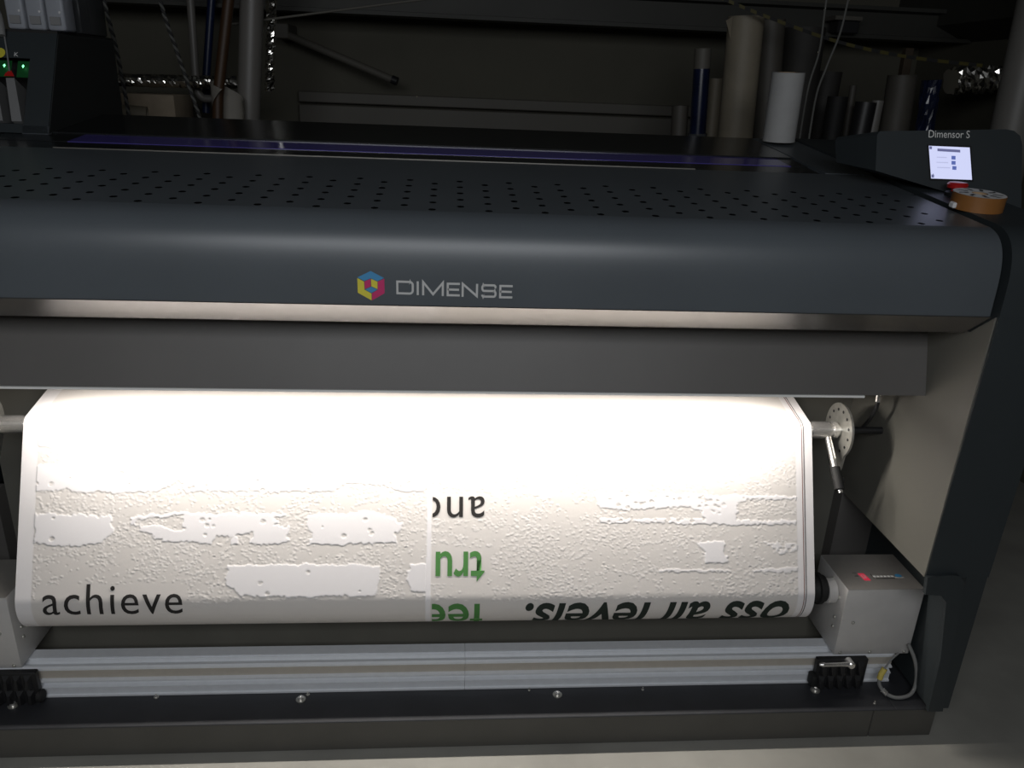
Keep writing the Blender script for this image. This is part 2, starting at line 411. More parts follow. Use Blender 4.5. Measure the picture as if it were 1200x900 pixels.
flat_poly('cover_wordmark', [[crop(p) for p in q] for q in let], lf, 'letter', P)

# ---- media shaft, discs and lever
SY, SZ = 1.558, .655
shaft = MB().lathe((-.955-.02, SY, SZ), (.90, SY, SZ), [(0, .010), (.044, .010), (.046, .0185), (.10, .0185), (.1005, .0165), (1.78, .0165), (1.7805, .0195), (1.822, .0195), (1.8225, .016), (1.831, .016), (1.8315, .020), (1.840, .020), (1.8405, .0155), (1.875, .0155)], 28).build('media_shaft', 'chrome', P)
def disc(x, mirror=1):
    pts = []
    R0 = .062
    for i in range(33):
        a = radians(-25+i*(250/32)); pts.append((SY+R0*cos(a), SZ+R0*sin(a)))
    pts += [(SY-.04, SZ-.075), (SY-.022, SZ-.118), (SY-.008, SZ-.118), (SY+.03, SZ-.066)]
    mb = MB().prism(pts, 'x', x, x+.005)
    o = mb.build('shaft_disc', 'steel', P)
    h = MB()
    for i in range(9):
        a = radians(15+i*28); h.cyl((x-.0006*mirror, SY+.047*cos(a), SZ+.047*sin(a)), (x+.002, SY+.047*cos(a), SZ+.047*sin(a)), .0035, seg=10)
    h.build('disc_holes', 'black', o)
    return o
disc(.872); disc(-.956)
MB().cyl((.877, SY, SZ), (.9735, SY, SZ), .008, seg=14).build('shaft_bracket', 'black', P)
MB().cyl((XL-.011, SY, SZ), (-.951, SY, SZ), .008, seg=14).build('shaft_bracket', 'black', P)
lev = MB().tube([(.845, 1.546, .643), (.845, 1.49, .592)], .0072, 14).build('clamp_lever', 'chrome', P)
MB().tube([(.845, 1.492, .594), (.845, 1.455, .560)], .0105, 14).build('lever_grip', 'rubber', lev)
MB().tube([(.8455, 1.4545, .5595), (.8455, 1.4495, .555)], .005, 12).build('lever_tip', 'chrome', lev)
MB().cyl((.868, 1.50, .56), (.874, 1.50, .56), .008, seg=14).build('disc_knob', 'black', P)
hk = MB().tube([(.93, 1.53, .785), (.93, 1.525, .745), (.93, 1.526, .722), (.93, 1.54, .69), (.93, 1.565, .655), (.93, 1.60, .635)], .0045, 10).build('sensor_cable', 'black', P)
MB().tube([(.93, 1.527, .76), (.93, 1.5252, .738)], .0062, 12).build('cable_ferrule', 'chrome', hk)

# ---- take-up motor boxes
def motor(x0, x1, side):
    o = MB().box((x0, 1.400, .1635), (x1, 1.540, .339), .0022, 2).build('take_up_motor', 'box', P)
    fx = x0 if side > 0 else x1
    d = -1 if side > 0 else 1
    AY, AZ = 1.455, .316
    MB().lathe((fx, AY, AZ-.016), (fx+d*.1, AY, AZ-.016), [(0, .022), (.003, .029), (.022, .029), (.024, .026)], 28).build('motor_hub', 'box', o)
    MB().lathe((fx+d*.024, AY, AZ-.010), (fx+d*.1, AY, AZ-.010), [(0, .026), (.002, .030), (.010, .030), (.012, .036), (.020, .036), (.022, .030), (.034, .026), (.050 if side > 0 else .023, .024)] if side > 0 else [(0, .026), (.006, .03)], 28).build('hub_flange', 'rubber', o)
    sx = [(fx+d*.001, y, z) for y, z in ((1.424, .285), (1.424, .352-.03), (1.50, .245), (1.435, .225), (1.49, .322), (1.492, .25))]
    for y, z in ((1.428, .247), (1.428, .222), (1.466, .325), (1.428, .300), (1.500, .300)):
        MB().lathe((fx, y, z), (fx+d, y, z), [(0, .0042), (.0015, .0038), (.003, .002)], 12).build('housing_screw', 'steel', o)
    MB().box((x0+.0008, 1.4006, .3391), (x1-.0008, 1.5392, .3399), .0003).build('top_sheet', 'top_sheet', o)
    w = x1-x0
    for t, z in ((.08, .170), (.47, .170), (.93, .170), (.16, .252)):
        X = x0+t*w if side > 0 else x1-t*w
        MB().lathe((X, 1.400, z), (X, 1.0, z), [(0, .0042), (.0015, .0038), (.003, .002)], 12).build('housing_screw', 'steel', o)
    return o
mr = motor(.881, 1.060, 1); ml = motor(-1.072, -.893, -1)
zt = .3402
tp = lambda u, v: (u, v, zt)
lab = flat_poly('red_display', [[(.9325, 1.462), (.947, 1.462), (.9515, 1.434), (.936, 1.434)]], tp, 'label_red', mr)
zt = .3405
flat_poly('display_digits', stroke_polys([(.9375, 1.455), (.9425, 1.455), (.9425, 1.443), (.9375, 1.443), (.9375, 1.455)], .0012) + stroke_polys([(.945, 1.453), (.945, 1.442)], .0012), tp, 'letter', mr)
flat_poly('display_frame', [[(.921, 1.464), (.931, 1.464), (.931, 1.4625), (.921, 1.4625)], [(.921, 1.452), (.930, 1.452), (.930, 1.450), (.921, 1.450)]], tp, 'black', mr)
flat_poly('motor_label_text', [[(.963+.0085*i, 1.452), (.969+.0085*i, 1.452), (.969+.0085*i, 1.446), (.963+.0085*i, 1.446)] for i in range(6)], tp, 'white_letter', mr)
flat_poly('motor_label_underline', [[(.961, 1.459), (.9625, 1.459), (.9625, 1.441), (.961, 1.441)], [(.967, 1.4425), (1.012, 1.4425), (1.012, 1.4405), (.967, 1.4405)]], tp, 'black', mr)
flat_poly('motor_label_mark', [arc(1.024, 1.451, .008, .007, 0, 330, 10)], tp, 'blue', mr)
flat_poly('motor_label_tail', [[(1.012, 1.446), (1.034, 1.446), (1.034, 1.442), (1.012, 1.442)]], tp, 'letter', mr)
# ---- toothed clamp blocks on the rail
def clamp(x0, n, pitch):
    o = MB().box((x0-.006, 1.385, .0845), (x0+n*pitch+.006, 1.400, .162), .002).build('rail_clamp', 'black', P)
    for r, (za, zb) in enumerate(((.086, .118), (.124, .158))):
        mb0 = None
        for i in range(n):
            xa = x0+i*pitch
            mb = MB(); bm = mb.bm
            q = [bm.verts.new(p) for p in ((xa+.002, 1.386, za), (xa+pitch-.002, 1.386, za), (xa+pitch-.002, 1.386, zb), (xa+.002, 1.386, zb),
                                           (xa+pitch*.32, 1.374, za+.002), (xa+pitch*.68, 1.374, za+.002), (xa+pitch*.62, 1.378, zb-.010), (xa+pitch*.38, 1.378, zb-.010))]
            for f in ((0, 1, 5, 4), (1, 2, 6, 5), (2, 3, 7, 6), (3, 0, 4, 7), (4, 5, 6, 7)): bm.faces.new([q[k] for k in f])
            mb.build('clamp_tooth', 'black', o, 0)
    return o
cr = clamp(.845, 5, .0215); clamp(-.995, 6, .0215)
MB().box((.829, 1.376, .092), (.841, 1.400, .122), .004, 2).build('clamp_knob', 'rubber', P)
MB().cyl((-.866, 1.388, .10), (-.853, 1.388, .10), .014, seg=16, bev=.003).build('clamp_knob', 'rubber', P)
lv = MB().tube([(.836, 1.371, .1615), (.842, 1.371, .1615), (.850, 1.371, .1605), (.885, 1.371, .161), (.905, 1.371, .161), (.914, 1.371, .161)], .005, 12, [.003, .0058, .0046, .0048, .0062, .0062]).build('clamp_lever', 'chrome', P)
MB().cyl((.909, 1.3645, .160), (.909, 1.388, .160), .0085, seg=18, bev=.002).build('lever_boss', 'chrome', lv)
# ---- looped cable at the right box
cb = [(1.030, 1.392, .172), (1.012, 1.384, .163), (.996, 1.375, .150), (.985, 1.37, .128), (.984, 1.366, .108), (.994, 1.355, .0935), (1.012, 1.345, .0885), (1.035, 1.345, .0885), (1.056, 1.352, .092), (1.068, 1.362, .107), (1.069, 1.37, .135), (1.063, 1.38, .165), (1.050, 1.395, .195)]
def spline(pts, n=6):
    out = []; P_ = [Vector(p) for p in pts]
    for i in range(len(P_)-1):
        a = P_[max(i-1, 0)]; b = P_[i]; c_ = P_[i+1]; d = P_[min(i+2, len(P_)-1)]
        for k in range(n):
            t = k/n; out.append(.5*((2*b)+(c_-a)*t+(2*a-5*b+4*c_-d)*t*t+(3*b-a-3*c_+d)*t**3))
    out.append(P_[-1]); return out
sp = spline(cb)
o = MB().tube(sp, .0046, 10, [.0022 if i < 14 else .0042 for i in range(len(sp))]).build('motor_cable', 'cable', P)
MB().tube([(.992, 1.3725, .146), (.986, 1.371, .133), (.984, 1.3695, .120)], .0065, 12).build('cable_connector', 'conn', o)
MB().cyl((.990, 1.358, .098), (.997, 1.353, .092), .0062, seg=12).build('cable_collar', 'chrome', o)

# ---- control panel on the right end
KH, HY, HZ = .3, 1.62, 1.18
kn = sqrt(1+KH*KH)
def hp(u, v, out=0.): return (u, HY+KH*v/kn-out/kn, HZ+v/kn+out*KH/kn)
hp_poly = [(.879, .036), (.8785, .109), (.884, .1165), (1.160, .1305), (1.178, .128), (1.192, .118), (1.198, .10), (1.205, -.033), (1.13, -.022), (1.044, -.0055)]
mb = MB(); bm = mb.bm
A = [bm.verts.new(hp(*p)) for p in hp_poly]
B = [bm.verts.new(Vector(hp(*p)) + Vector((0 if p[0] > .95 else -.03, .12, -.02 if p[1] > .05 else .005))) for p in hp_poly]
n = len(hp_poly)
for i in range(n): bm.faces.new((A[i], A[(i+1) % n], B[(i+1) % n], B[i]))
bm.faces.new(A[::-1]); bm.faces.new(B)
ctrl = mb.build('control_panel', 'tower', P, 30)
e1 = lambda u, v: hp(u, v, .0006); e2 = lambda u, v: hp(u, v, .0010); e3 = lambda u, v: hp(u, v, .0014)
flat_poly('screen_bezel', [[(.988, .0935), (1.085, .0935), (1.0945, .0195), (.9975, .0195)]], lambda u, v: hp(u, v, .0003), 'black', ctrl)
flat_poly('touch_screen', [[(.9915, .0905), (1.0815, .0900), (1.0908, .0235), (1.0005, .0235)]], e1, 'screen', ctrl)
flat_poly('screen_title_bar', [[(1.0103, .0855), (1.0605, .0845), (1.0612, .079), (1.011, .080)]], e2, 'scr_dark', ctrl)
flat_poly('screen_buttons', [[(x-.0045, y+.004), (x+.0045, y+.0038), (x+.0048, y-.0038), (x-.0043, y-.0035)] for x, y in ((1.0468, .0676), (1.0475, .0571), (1.050, .0466))], e2, 'scr_blue', ctrl)
flat_poly('screen_text_rows', [[(x0, y+.001), (x1, y+.001), (x1, y-.001), (x0, y-.001)] for x0, x1, y in ((1.010, 1.032, .0676), (1.010, 1.036, .0571), (1.012, 1.041, .0466))], e2, 'scr_grey', ctrl)
flat_poly('screen_icon', [[(.9925, .0895), (.9985, .0893), (.9985, .0835), (.9930, .0837)]], e2, 'scr_dark', ctrl)
flat_poly('screen_icon', [[(1.0005, .0315), (1.0065, .0315), (1.0065, .0255), (1.0012, .0255)], [(1.0035, .0335), (1.0050, .0335), (1.0050, .0315), (1.0035, .0315)]], e2, 'scr_dark', ctrl)
text_plane('panel_lettering', 'Dimensor S', lambda u, v: hp(u, .1075+v+(u-.99)*.02, .0006), 'white_letter', ctrl, .990, 1.080, .0150)
# emergency stop in front of the panel
ex, ey = 1.035, 1.585; ez = deck_z(ey)+.004
es = MB().lathe((ex, ey, ez-.002), (ex, ey, ez+.1), [(0, .021), (.010, .021), (.012, .019)], 28).build('emergency_stop', 'black', P)
MB().lathe((ex, ey, ez+.010), (ex, ey, ez+.1), [(0, .010), (.006, .010), (.007, .019), (.014, .020), (.018, .017), (.019, .010)], 28).build('stop_button', 'red', es)

# ---- ink station on the left of the deck
KI = .565; ki = sqrt(1+KI*KI)
def ip(u, v, out=0.): return (u, 1.979+KI*v/ki-out/ki, 1.204+v/ki+out*KI/ki)
top_v = .252; ztop = 1.204+top_v/ki; ytop = 1.979+KI*top_v/ki
def wedge(x0, x1, v0, v1, d, name, m, par, back=None):
    mb = MB(); bm = mb.bm
    a = [bm.verts.new(ip(u, v)) for u, v in ((x0, v0), (x1, v0), (x1, v1), (x0, v1))]
    if back: b = [bm.verts.new((u, back, ip(u, v)[2])) for u, v in ((x0, v0), (x1, v0), (x1, v1), (x0, v1))]
    else: b = [bm.verts.new(ip(u, v, -d)) for u, v in ((x0, v0), (x1, v0), (x1, v1), (x0, v1))]
    for f in ((0, 1, 2, 3), (4, 7, 6, 5), (0, 4, 5, 1), (1, 5, 6, 2), (2, 6, 7, 3), (3, 7, 4, 0)):
        q = a+b; bm.faces.new([q[k] for k in f])
    return mb.build(name, m, par, 0)
ink = wedge(-.993, -.937, 0, top_v, 0, 'ink_station', 'tower', P, back=2.43)
M['ink_side'] = mat('ink_station_side', (.02, .022, .022), .6)
MB().prism([(1.984, 1.206), (ytop+.003, ztop-.002), (2.428, ztop-.002), (2.428, 1.206)], 'x', -.937, -.9355).build('ink_side_panel', 'ink_side', ink)
wedge(-1.30, -.993, .186, top_v, 0, 'ink_upper_panel', 'tower', ink, back=2.43)
wedge(-1.30, -.993, 0, .022, 0, 'ink_lower_panel', 'tower', ink, back=2.43)
MB().box((-1.30, 2.15, 1.206), (-.993, 2.42, 1.37)).build('ink_bay_back', 'rubber', ink)
wedge(-.994, -.9365, -.004, .0195, .02, 'ink_foot_trim', 'hood', ink)
for k in range(6):
    x = -1.006-.042*k
    flat_poly('ink_slot_board', [[(x-.0165, .182), (x+.0125, .182), (x+.0125, .141), (x-.0165, .141)]], lambda u, v: ip(u, v, -.006), 'led_pcb', ink)
    flat_poly('green_lamp', [[(x-.003, .166), (x, .170), (x+.003, .166), (x, .160)]], lambda u, v: ip(u, v, .001), 'led', ink)
    mb = MB(); bm = mb.bm
    fr = ((-1.042-.042*k+.0, .134), (-1.022-.042*k, .135), (-.9966-.042*k, .028), (-1.0192-.042*k, .028))
    fr = ((-1.0419-.042*(k), .134), (-1.0229-.042*(k), .135), (-.9966-.042*k, .028), (-1.0192-.042*k, .028))
    a = [bm.verts.new(ip(*p, .001)) for p in fr]; b = [bm.verts.new(ip(*p, -.09)) for p in fr]
    q = a+b
    for f in ((0, 1, 2, 3), (4, 7, 6, 5), (0, 4, 5, 1), (1, 5, 6, 2), (2, 6, 7, 3), (3, 7, 4, 0)): bm.faces.new([q[j] for j in f])
    mb.build('ink_cartridge', 'cartridge', ink, 0)
flat_poly('colour_sticker', [arc(-1.0615, .197, .0125, .0125, 0, 345, 20)], lambda u, v: ip(u, v, .0008), 'yellow', ink)
text_plane('colour_letter', 'K', lambda u, v: ip(u, .1895+v, .0008), 'white_letter', ink, -1.0285, -1.0195, .0105)
flat_poly('valve_tag', [[(-1.043, .147), (-1.027, .147), (-1.0235, .139), (-1.0465, .139)], [(-1.037, .153), (-1.031, .153), (-1.028, .147), (-1.042, .147)]], lambda u, v: ip(u, v, .0015), 'red', ink)
hs = [(-1.11, ytop+.03, ztop+.075), (-1.088, ytop+.02, ztop+.060), (-1.068, ytop+.005, ztop+.040), (-1.058, ytop-.010, ztop+.012), (-1.055, ytop-.018, ztop-.010)]
hose = MB().tube(spline(hs), .0085, 12).build('ink_hose', 'cable', ink)
MB().tube([ip(-1.0545, .245, .004), ip(-1.044, .20, .004), ip(-1.0335, .15, .004)], .0018, 8).build('feed_tube', 'cartridge', hose)

# ------------------------------------------------------------------ the printed wallpaper on the take-up roll
AX, RR, BX, RB = (1.455, .316), .0705, (1.558, .655), .022
T_T, T_W = 1.7721134351695373, 2.709301430001714
L1, L2 = .17, RB*(T_W-T_T)
def v2(a): return np.array([cos(a), sin(a)])
PBt = np.array(BX)+RB*v2(T_T); PB = np.array(BX)+RB*v2(T_W); PA = np.array(AX)+RR*v2(T_W)
L3 = float(np.linalg.norm(PB-PA)); S0 = L1+L2+L3
def web(s):
    """arc length -> (y, z, ny, nz), the sheet from the slot over the shaft and round the roll"""
    if s < L1:
        n = v2(T_T); return (*(PBt+np.array([n[1], -n[0]])*(L1-s)), *n)
    if s < L1+L2:
        n = v2(T_T+(s-L1)/RB); return (*(np.array(BX)+RB*n), *n)
    if s < S0:
        n = v2(T_W); return (*(PB+(PA-PB)*(s-L1-L2)/L3), *n)
    n = v2(T_W+(s-S0)/RR); return (*(np.array(AX)+RR*n), *n)
UL, UR = -.87, .80
BR = {
'B1': [(-0.8406, 0.374), (-0.8073, 0.3725), (-0.7821, 0.376), (-0.7487, 0.3745), (-0.7149, 0.378), (-0.688, 0.377), (-0.6869, 0.404), (-0.6898, 0.4175), (-0.7027, 0.4315), (-0.7411, 0.4365), (-0.7694, 0.438), (-0.8045, 0.436), (-0.8379, 0.4325)],
'B2': [(-0.5421, 0.371), (-0.4854, 0.3745), (-0.4596, 0.372), (-0.4094, 0.373), (-0.3398, 0.375), (-0.3327, 0.3775), (-0.3466, 0.3815), (-0.3619, 0.397), (-0.3323, 0.397), (-0.3282, 0.4205), (-0.3297, 0.4305), (-0.3531, 0.434), (-0.392, 0.438), (-0.4129, 0.434), (-0.4012, 0.4205), (-0.398, 0.41), (-0.4186, 0.4145), (-0.4381, 0.415), (-0.4336, 0.436), (-0.4525, 0.4375), (-0.446, 0.422), (-0.4719, 0.42), (-0.4887, 0.434), (-0.5299, 0.4305), (-0.5811, 0.43), (-0.6016, 0.425), (-0.6088, 0.413), (-0.6311, 0.406), (-0.6315, 0.3955), (-0.5855, 0.399), (-0.563, 0.4095), (-0.5427, 0.4045)],
'B2r': [(-0.6508, 0.3795), (-0.5967, 0.3735), (-0.5421, 0.371), (-0.5419, 0.3765), (-0.6387, 0.385), (-0.6381, 0.399), (-0.6484, 0.397)],
'B3': [(-0.2925, 0.3795), (-0.2698, 0.375), (-0.2381, 0.375), (-0.2143, 0.3735), (-0.1746, 0.369), (-0.1514, 0.3715), (-0.1353, 0.3795), (-0.1157, 0.382), (-0.1075, 0.3915), (-0.0959, 0.393), (-0.0992, 0.409), (-0.1133, 0.4155), (-0.1086, 0.433), (-0.1423, 0.4355), (-0.2016, 0.4355), (-0.2438, 0.4385), (-0.2894, 0.4365), (-0.2836, 0.421), (-0.2919, 0.4015)],
'B4': [(-0.4535, 0.478), (-0.4065, 0.478), (-0.2902, 0.477), (-0.2121, 0.4795), (-0.1415, 0.4815), (-0.1392, 0.4955), (-0.1427, 0.515), (-0.1468, 0.531), (-0.1484, 0.543), (-0.2108, 0.5445), (-0.3268, 0.544), (-0.3891, 0.5425), (-0.4236, 0.542), (-0.4395, 0.528), (-0.4561, 0.517), (-0.455, 0.497)],
'B5': [(-0.0859, 0.4995), (-0.0749, 0.4805), (-0.0625, 0.478), (-0.041, 0.4785), (-0.0403, 0.5355), (-0.0616, 0.5395), (-0.0777, 0.5315)],
'B0': [(-0.8434, 0.274), (-0.66, 0.27), (-0.402, 0.2655), (-0.0439, 0.262), (-0.0431, 0.326), (-0.0575, 0.326), (-0.0969, 0.329), (-0.1364, 0.3145), (-0.2164, 0.311), (-0.2356, 0.3255), (-0.255, 0.3265), (-0.3637, 0.3285), (-0.4107, 0.3265), (-0.4644, 0.3285), (-0.4926, 0.325), (-0.5161, 0.329), (-0.5453, 0.329), (-0.5529, 0.304), (-0.5888, 0.3205), (-0.5983, 0.329), (-0.6255, 0.329), (-0.6972, 0.329), (-0.769, 0.3295), (-0.785, 0.3205), (-0.7959, 0.3275), (-0.8382, 0.3275)],
'B00': [(-0.8446, 0.142), (-0.0466, 0.1285), (-0.0444, 0.224), (-0.6613, 0.2365), (-0.8451, 0.2375)],
'B6a': [(0.3155, 0.332), (0.7635, 0.3375), (0.7634, 0.345), (0.6593, 0.345), (0.6323, 0.3525), (0.6279, 0.393), (0.5556, 0.393), (0.5483, 0.367), (0.5067, 0.3595), (0.4444, 0.3635), (0.3844, 0.367), (0.3229, 0.363)],
'B6r': [(0.3229, 0.385), (0.4311, 0.387), (0.5443, 0.3855), (0.7625, 0.3915), (0.7623, 0.399), (0.5631, 0.3985), (0.4311, 0.3945), (0.3228, 0.3925)],
'B7': [(0.5324, 0.4385), (0.5532, 0.435), (0.6007, 0.435), (0.5985, 0.457), (0.6078, 0.4755), (0.5944, 0.483), (0.5528, 0.479), (0.5568, 0.457)],
'r1': [(0.4548, 0.4935), (0.5337, 0.4935), (0.6132, 0.4975), (0.6132, 0.501), (0.4548, 0.498)],
'r2': [(0.6608, 0.496), (0.7625, 0.491), (0.7622, 0.5025), (0.6607, 0.5015)],
'r3': [(0.6827, 0.4375), (0.7616, 0.4395), (0.7612, 0.4545), (0.7245, 0.4635), (0.7056, 0.4485)],
'gap': [(-0.0475, 0.1285), (-0.0382, 0.1285), (-0.0353, 0.37), (-0.036, 0.64), (-0.0469, 0.64), (-0.0452, 0.37)],
}
rng = np.random.default_rng(5)
def smooth_noise(ny, nx, sy, sx):
    gy, gx = max(2, int(ny/sy)+2), max(2, int(nx/sx)+2)
    g = rng.random((gy, gx))
    y = np.linspace(0, gy-1.001, ny); x_ = np.linspace(0, gx-1.001, nx)
    yi = y.astype(int); xi = x_.astype(int); fy_ = (y-yi)[:, None]; fx_ = (x_-xi)[None, :]
    fy_ = fy_*fy_*(3-2*fy_); fx_ = fx_*fx_*(3-2*fx_)
    a = g[yi][:, xi]; b = g[yi][:, xi+1]; c_ = g[yi+1][:, xi]; d = g[yi+1][:, xi+1]
    return a*(1-fy_)*(1-fx_)+b*(1-fy_)*fx_+c_*fy_*(1-fx_)+d*fy_*fx_
def box_blur(a):
    p = np.pad(a, 1, mode='edge'); return (p[:-2, 1:-1]+p[2:, 1:-1]+p[1:-1, :-2]+p[1:-1, 2:]+2*p[1:-1, 1:-1])/6
def inside(poly, U, V_):
    r = np.zeros(U.shape, bool); n = len(poly)
    for i in range(n):
        x1, y1 = poly[i]; x2, y2 = poly[(i+1) % n]
        if y1 == y2: continue
        c_ = ((y1 > V_) != (y2 > V_)) & (U < (x2-x1)*(V_-y1)/(y2-y1)+x1)
        r ^= c_
    return r
def make_web():
    st = .00135
    s_vals = np.concatenate([np.arange(0, L1-.001, .012), np.arange(L1, L1+L2, .002), np.arange(L1+L2+.001, .635, st), np.arange(.636, S0+RR*3.9, .008)])
    u_vals = np.concatenate([[UL, UL+.004, UL+.012], np.arange(-.845, .772, st), [.779, .787, .796, UR]])
    ny, nx = len(s_vals), len(u_vals)
    U, V_ = np.meshgrid(u_vals, s_vals)
    # wobble the outlines a little so the plates have broken edges
    wu = (smooth_noise(ny, nx, 4, 4)-.5)*.007+(smooth_noise(ny, nx, 12, 14)-.5)*.008
    wv = (smooth_noise(ny, nx, 4, 4)-.5)*.006+(smooth_noise(ny, nx, 12, 14)-.5)*.004
    mask = np.zeros((ny, nx))
    for k, poly in BR.items():
        if k == 'gap': continue
        us_ = [p[0] for p in poly]; vs_ = [p[1] for p in poly]
        i0, i1 = np.searchsorted(s_vals, (min(vs_)-.02, max(vs_)+.02)); j0, j1 = np.searchsorted(u_vals, (min(us_)-.02, max(us_)+.02))
        a = slice(i0, i1), slice(j0, j1)
        mask[a] = np.maximum(mask[a], inside(poly, U[a]+wu[a], V_[a]+wv[a])*(1. if k[0] == 'B' else .8))
    # pits eaten into the bigger, worn plates
    for k, cnt in (('B6a', 90), ('B2', 16), ('B3', 6), ('B4', 4), ('B1', 4), ('r3', 30), ('B0', 40)):
        us_ = [p[0] for p in BR[k]]; vs_ = [p[1] for p in BR[k]]
        for _ in range(cnt):
            cu, cv = rng.uniform(min(us_), max(us_)), rng.uniform(min(vs_), max(vs_)); r = rng.uniform(.002, .0055)
            i0, i1 = np.searchsorted(s_vals, (cv-r, cv+r)); j0, j1 = np.searchsorted(u_vals, (cu-r, cu+r))
            a = slice(i0, i1), slice(j0, j1)
            mask[a] *= ((U[a]-cu)**2+(V_[a]-cv)**2*1.5 > r*r)
    field = ((U > -.8385) & (U < .7628)).astype(float)
    gap = inside(BR['gap'], U, V_).astype(float)
    mort = field*(1-mask)*(1-gap)
    flat = np.ones((ny, nx))
    for (u0, u1, v0, v1) in ((-.83, -.535, .515, .60), (-.036, .08, .33, .385), (-.036, .084, .445, .52), (-.036, .084, .558, .65), (.15, .765, .558, .65), (-.45, -.036, .552, .66)):
        flat *= 1-((U > u0) & (U < u1) & (V_ > v0) & (V_ < v1))
    # the last turns are smooth
    flat *= np.clip((.565-V_)/.012, 0, 1)
    dens = smooth_noise(ny, nx, 26, 36)*.6+smooth_noise(ny, nx, 9, 12)*.5
    bump = np.zeros((ny, nx))
    N = 21000
    cu = rng.uniform(-.838, .762, N); cv = rng.uniform(.19, .57, N)
    ii = np.searchsorted(s_vals, cv); jj = np.searchsorted(u_vals, cu)
    keep = rng.random(N) < np.clip((dens[np.minimum(ii, ny-1), np.minimum(jj, nx-1)]-.33)*2.4, .05, 1)
    for c0, c1, i, j in zip(cu[keep], cv[keep], ii[keep], jj[keep]):
        r = rng.uniform(.0014, .0030); r2 = r*rng.uniform(.9, 1.9); h = rng.uniform(.4, 1)*(1 if rng.random() < .8 else -.8); th = rng.uniform(-.6, .6)
        n_ = 5; a = slice(max(i-n_, 0), i+n_+1), slice(max(j-n_, 0), j+n_+1)
        du = U[a]-c0; dv = V_[a]-c1
        q = ((du*cos(th)+dv*sin(th))/r2)**2+((dv*cos(th)-du*sin(th))/r)**2
        f = np.clip(1-q, 0, 1)
        bump[a] = np.where(f > 0, np.maximum(bump[a], h*np.sqrt(f)) if h > 0 else np.minimum(bump[a], h*f), bump[a])
    hgt = bump*flat*(mort > .5)*.0005 + box_blur(mask)*field*(1-gap)*.0008 + box_blur(gap)*.0005
    fine = np.clip((V_-(L1+L2+.001))/.002, 0, 1)*np.clip((.63-V_)/.01, 0, 1)
    hgt *= fine
    tint = box_blur(np.maximum(mask, gap)*np.maximum(field, gap)+(1-field)*.85)
    tint += flat*(bump > .25)*.18
    tint += (smooth_noise(ny, nx, 60, 80)-.5)*.12
    prof = np.array([web(s) for s in s_vals])
    co = np.empty((ny, nx, 3)); co[..., 0] = U
    co[..., 1] = prof[:, 0:1]+prof[:, 2:3]*hgt; co[..., 2] = prof[:, 1:2]+prof[:, 3:4]*hgt
    idx = np.arange(ny*nx).reshape(ny, nx)
    fc = np.stack([idx[:-1, :-1], idx[1:, :-1], idx[1:, 1:], idx[:-1, 1:]], -1).reshape(-1, 4)
    me = bpy.data.meshes.new('printed_sheet')
    me.vertices.add(ny*nx); me.vertices.foreach_set('co', co.ravel().astype(np.float32))
    me.loops.add(fc.size); me.loops.foreach_set('vertex_index', fc.ravel().astype(np.int32))
    me.polygons.add(len(fc)); me.polygons.foreach_set('loop_start', (np.arange(len(fc))*4).astype(np.int32))
    me.update(calc_edges=True); me.validate()
    at = me.attributes.new('tint', 'FLOAT', 'POINT'); at.data.foreach_set('value', np.clip(tint, 0, 1).ravel().astype(np.float32))
    me.polygons.foreach_set('use_smooth', np.ones(len(fc), bool))
    return me
PW = thing('wallpaper_web', (-.035, AX[0], AX[1]-RR), 'white embossed brick-pattern wallpaper printed with green and grey words, wound on take-up roll', 'wallpaper')
link('printed_sheet', make_web(), 'paper', PW, 0)
MB().lathe((UL, AX[0], AX[1]), (UR, AX[0], AX[1]), [(0, .045), (0, .0695), (UR-UL, .0695), (UR-UL, .045)], 40, (False, False)).build('wound_paper', 'white_paper', PW)
MB().lathe((UL-.004, AX[0], AX[1]), (UR+.006, AX[0], AX[1]), [(0, .038), (0, .0445), (UR-UL+.01, .0445), (UR-UL+.01, .038), (0, .038)], 36, (False, False)).build('cardboard_core', 'core', PW)
def wrap_text(name, body, m, ref, u_a, u_b, s_base, s_x, rot, cut=None, **kw):
    """print text on the sheet: ref (a substring) spans u_a..u_b, baseline at s_base and x-height at s_x"""
    rm = text_mesh(ref, **kw); xs = [v.co.x for v in rm.vertices]; ra, rb_ = min(xs), max(xs); bpy.data.meshes.remove(rm)
    xm = text_mesh('x', **kw); xh = max(v.co.y for v in xm.vertices); bpy.data.meshes.remove(xm)
    k = (u_b-u_a)/(rb_-ra); hs_ = (s_x-s_base)/xh
    me = text_mesh(body, **kw); bm = bmesh.new(); bm.from_mesh(me); bpy.data.meshes.remove(me)
    for v in bm.verts:
        if not rot: u = u_a+(v.co.x-ra)*k
        else: u = u_b-(v.co.x-ra)*k
        v.co = Vector((u, s_base+v.co.y*hs_, 0))
    s = S0-.01
    ss = [v.co.y for v in bm.verts]
    while s < max(ss):
        if s > min(ss): bmesh.ops.bisect_plane(bm, geom=bm.verts[:]+bm.edges[:]+bm.faces[:], plane_co=(0, s, 0), plane_no=(0, 1, 0))
        s += .006
    if cut: bmesh.ops.bisect_plane(bm, geom=bm.verts[:]+bm.edges[:]+bm.faces[:], plane_co=(cut, 0, 0), plane_no=(-1, 0, 0), clear_outer=True)
    bmesh.ops.bisect_plane(bm, geom=bm.verts[:]+bm.edges[:]+bm.faces[:], plane_co=(.766, 0, 0), plane_no=(1, 0, 0), clear_outer=True)
    for v in bm.verts:
        y, z, n0, n1 = web(v.co.y); v.co = Vector((v.co.x, y+n0*.0007, z+n1*.0007))
    me = bpy.data.meshes.new(name); bm.to_mesh(me); bm.free()
    return link(name, me, m, PW, 0)
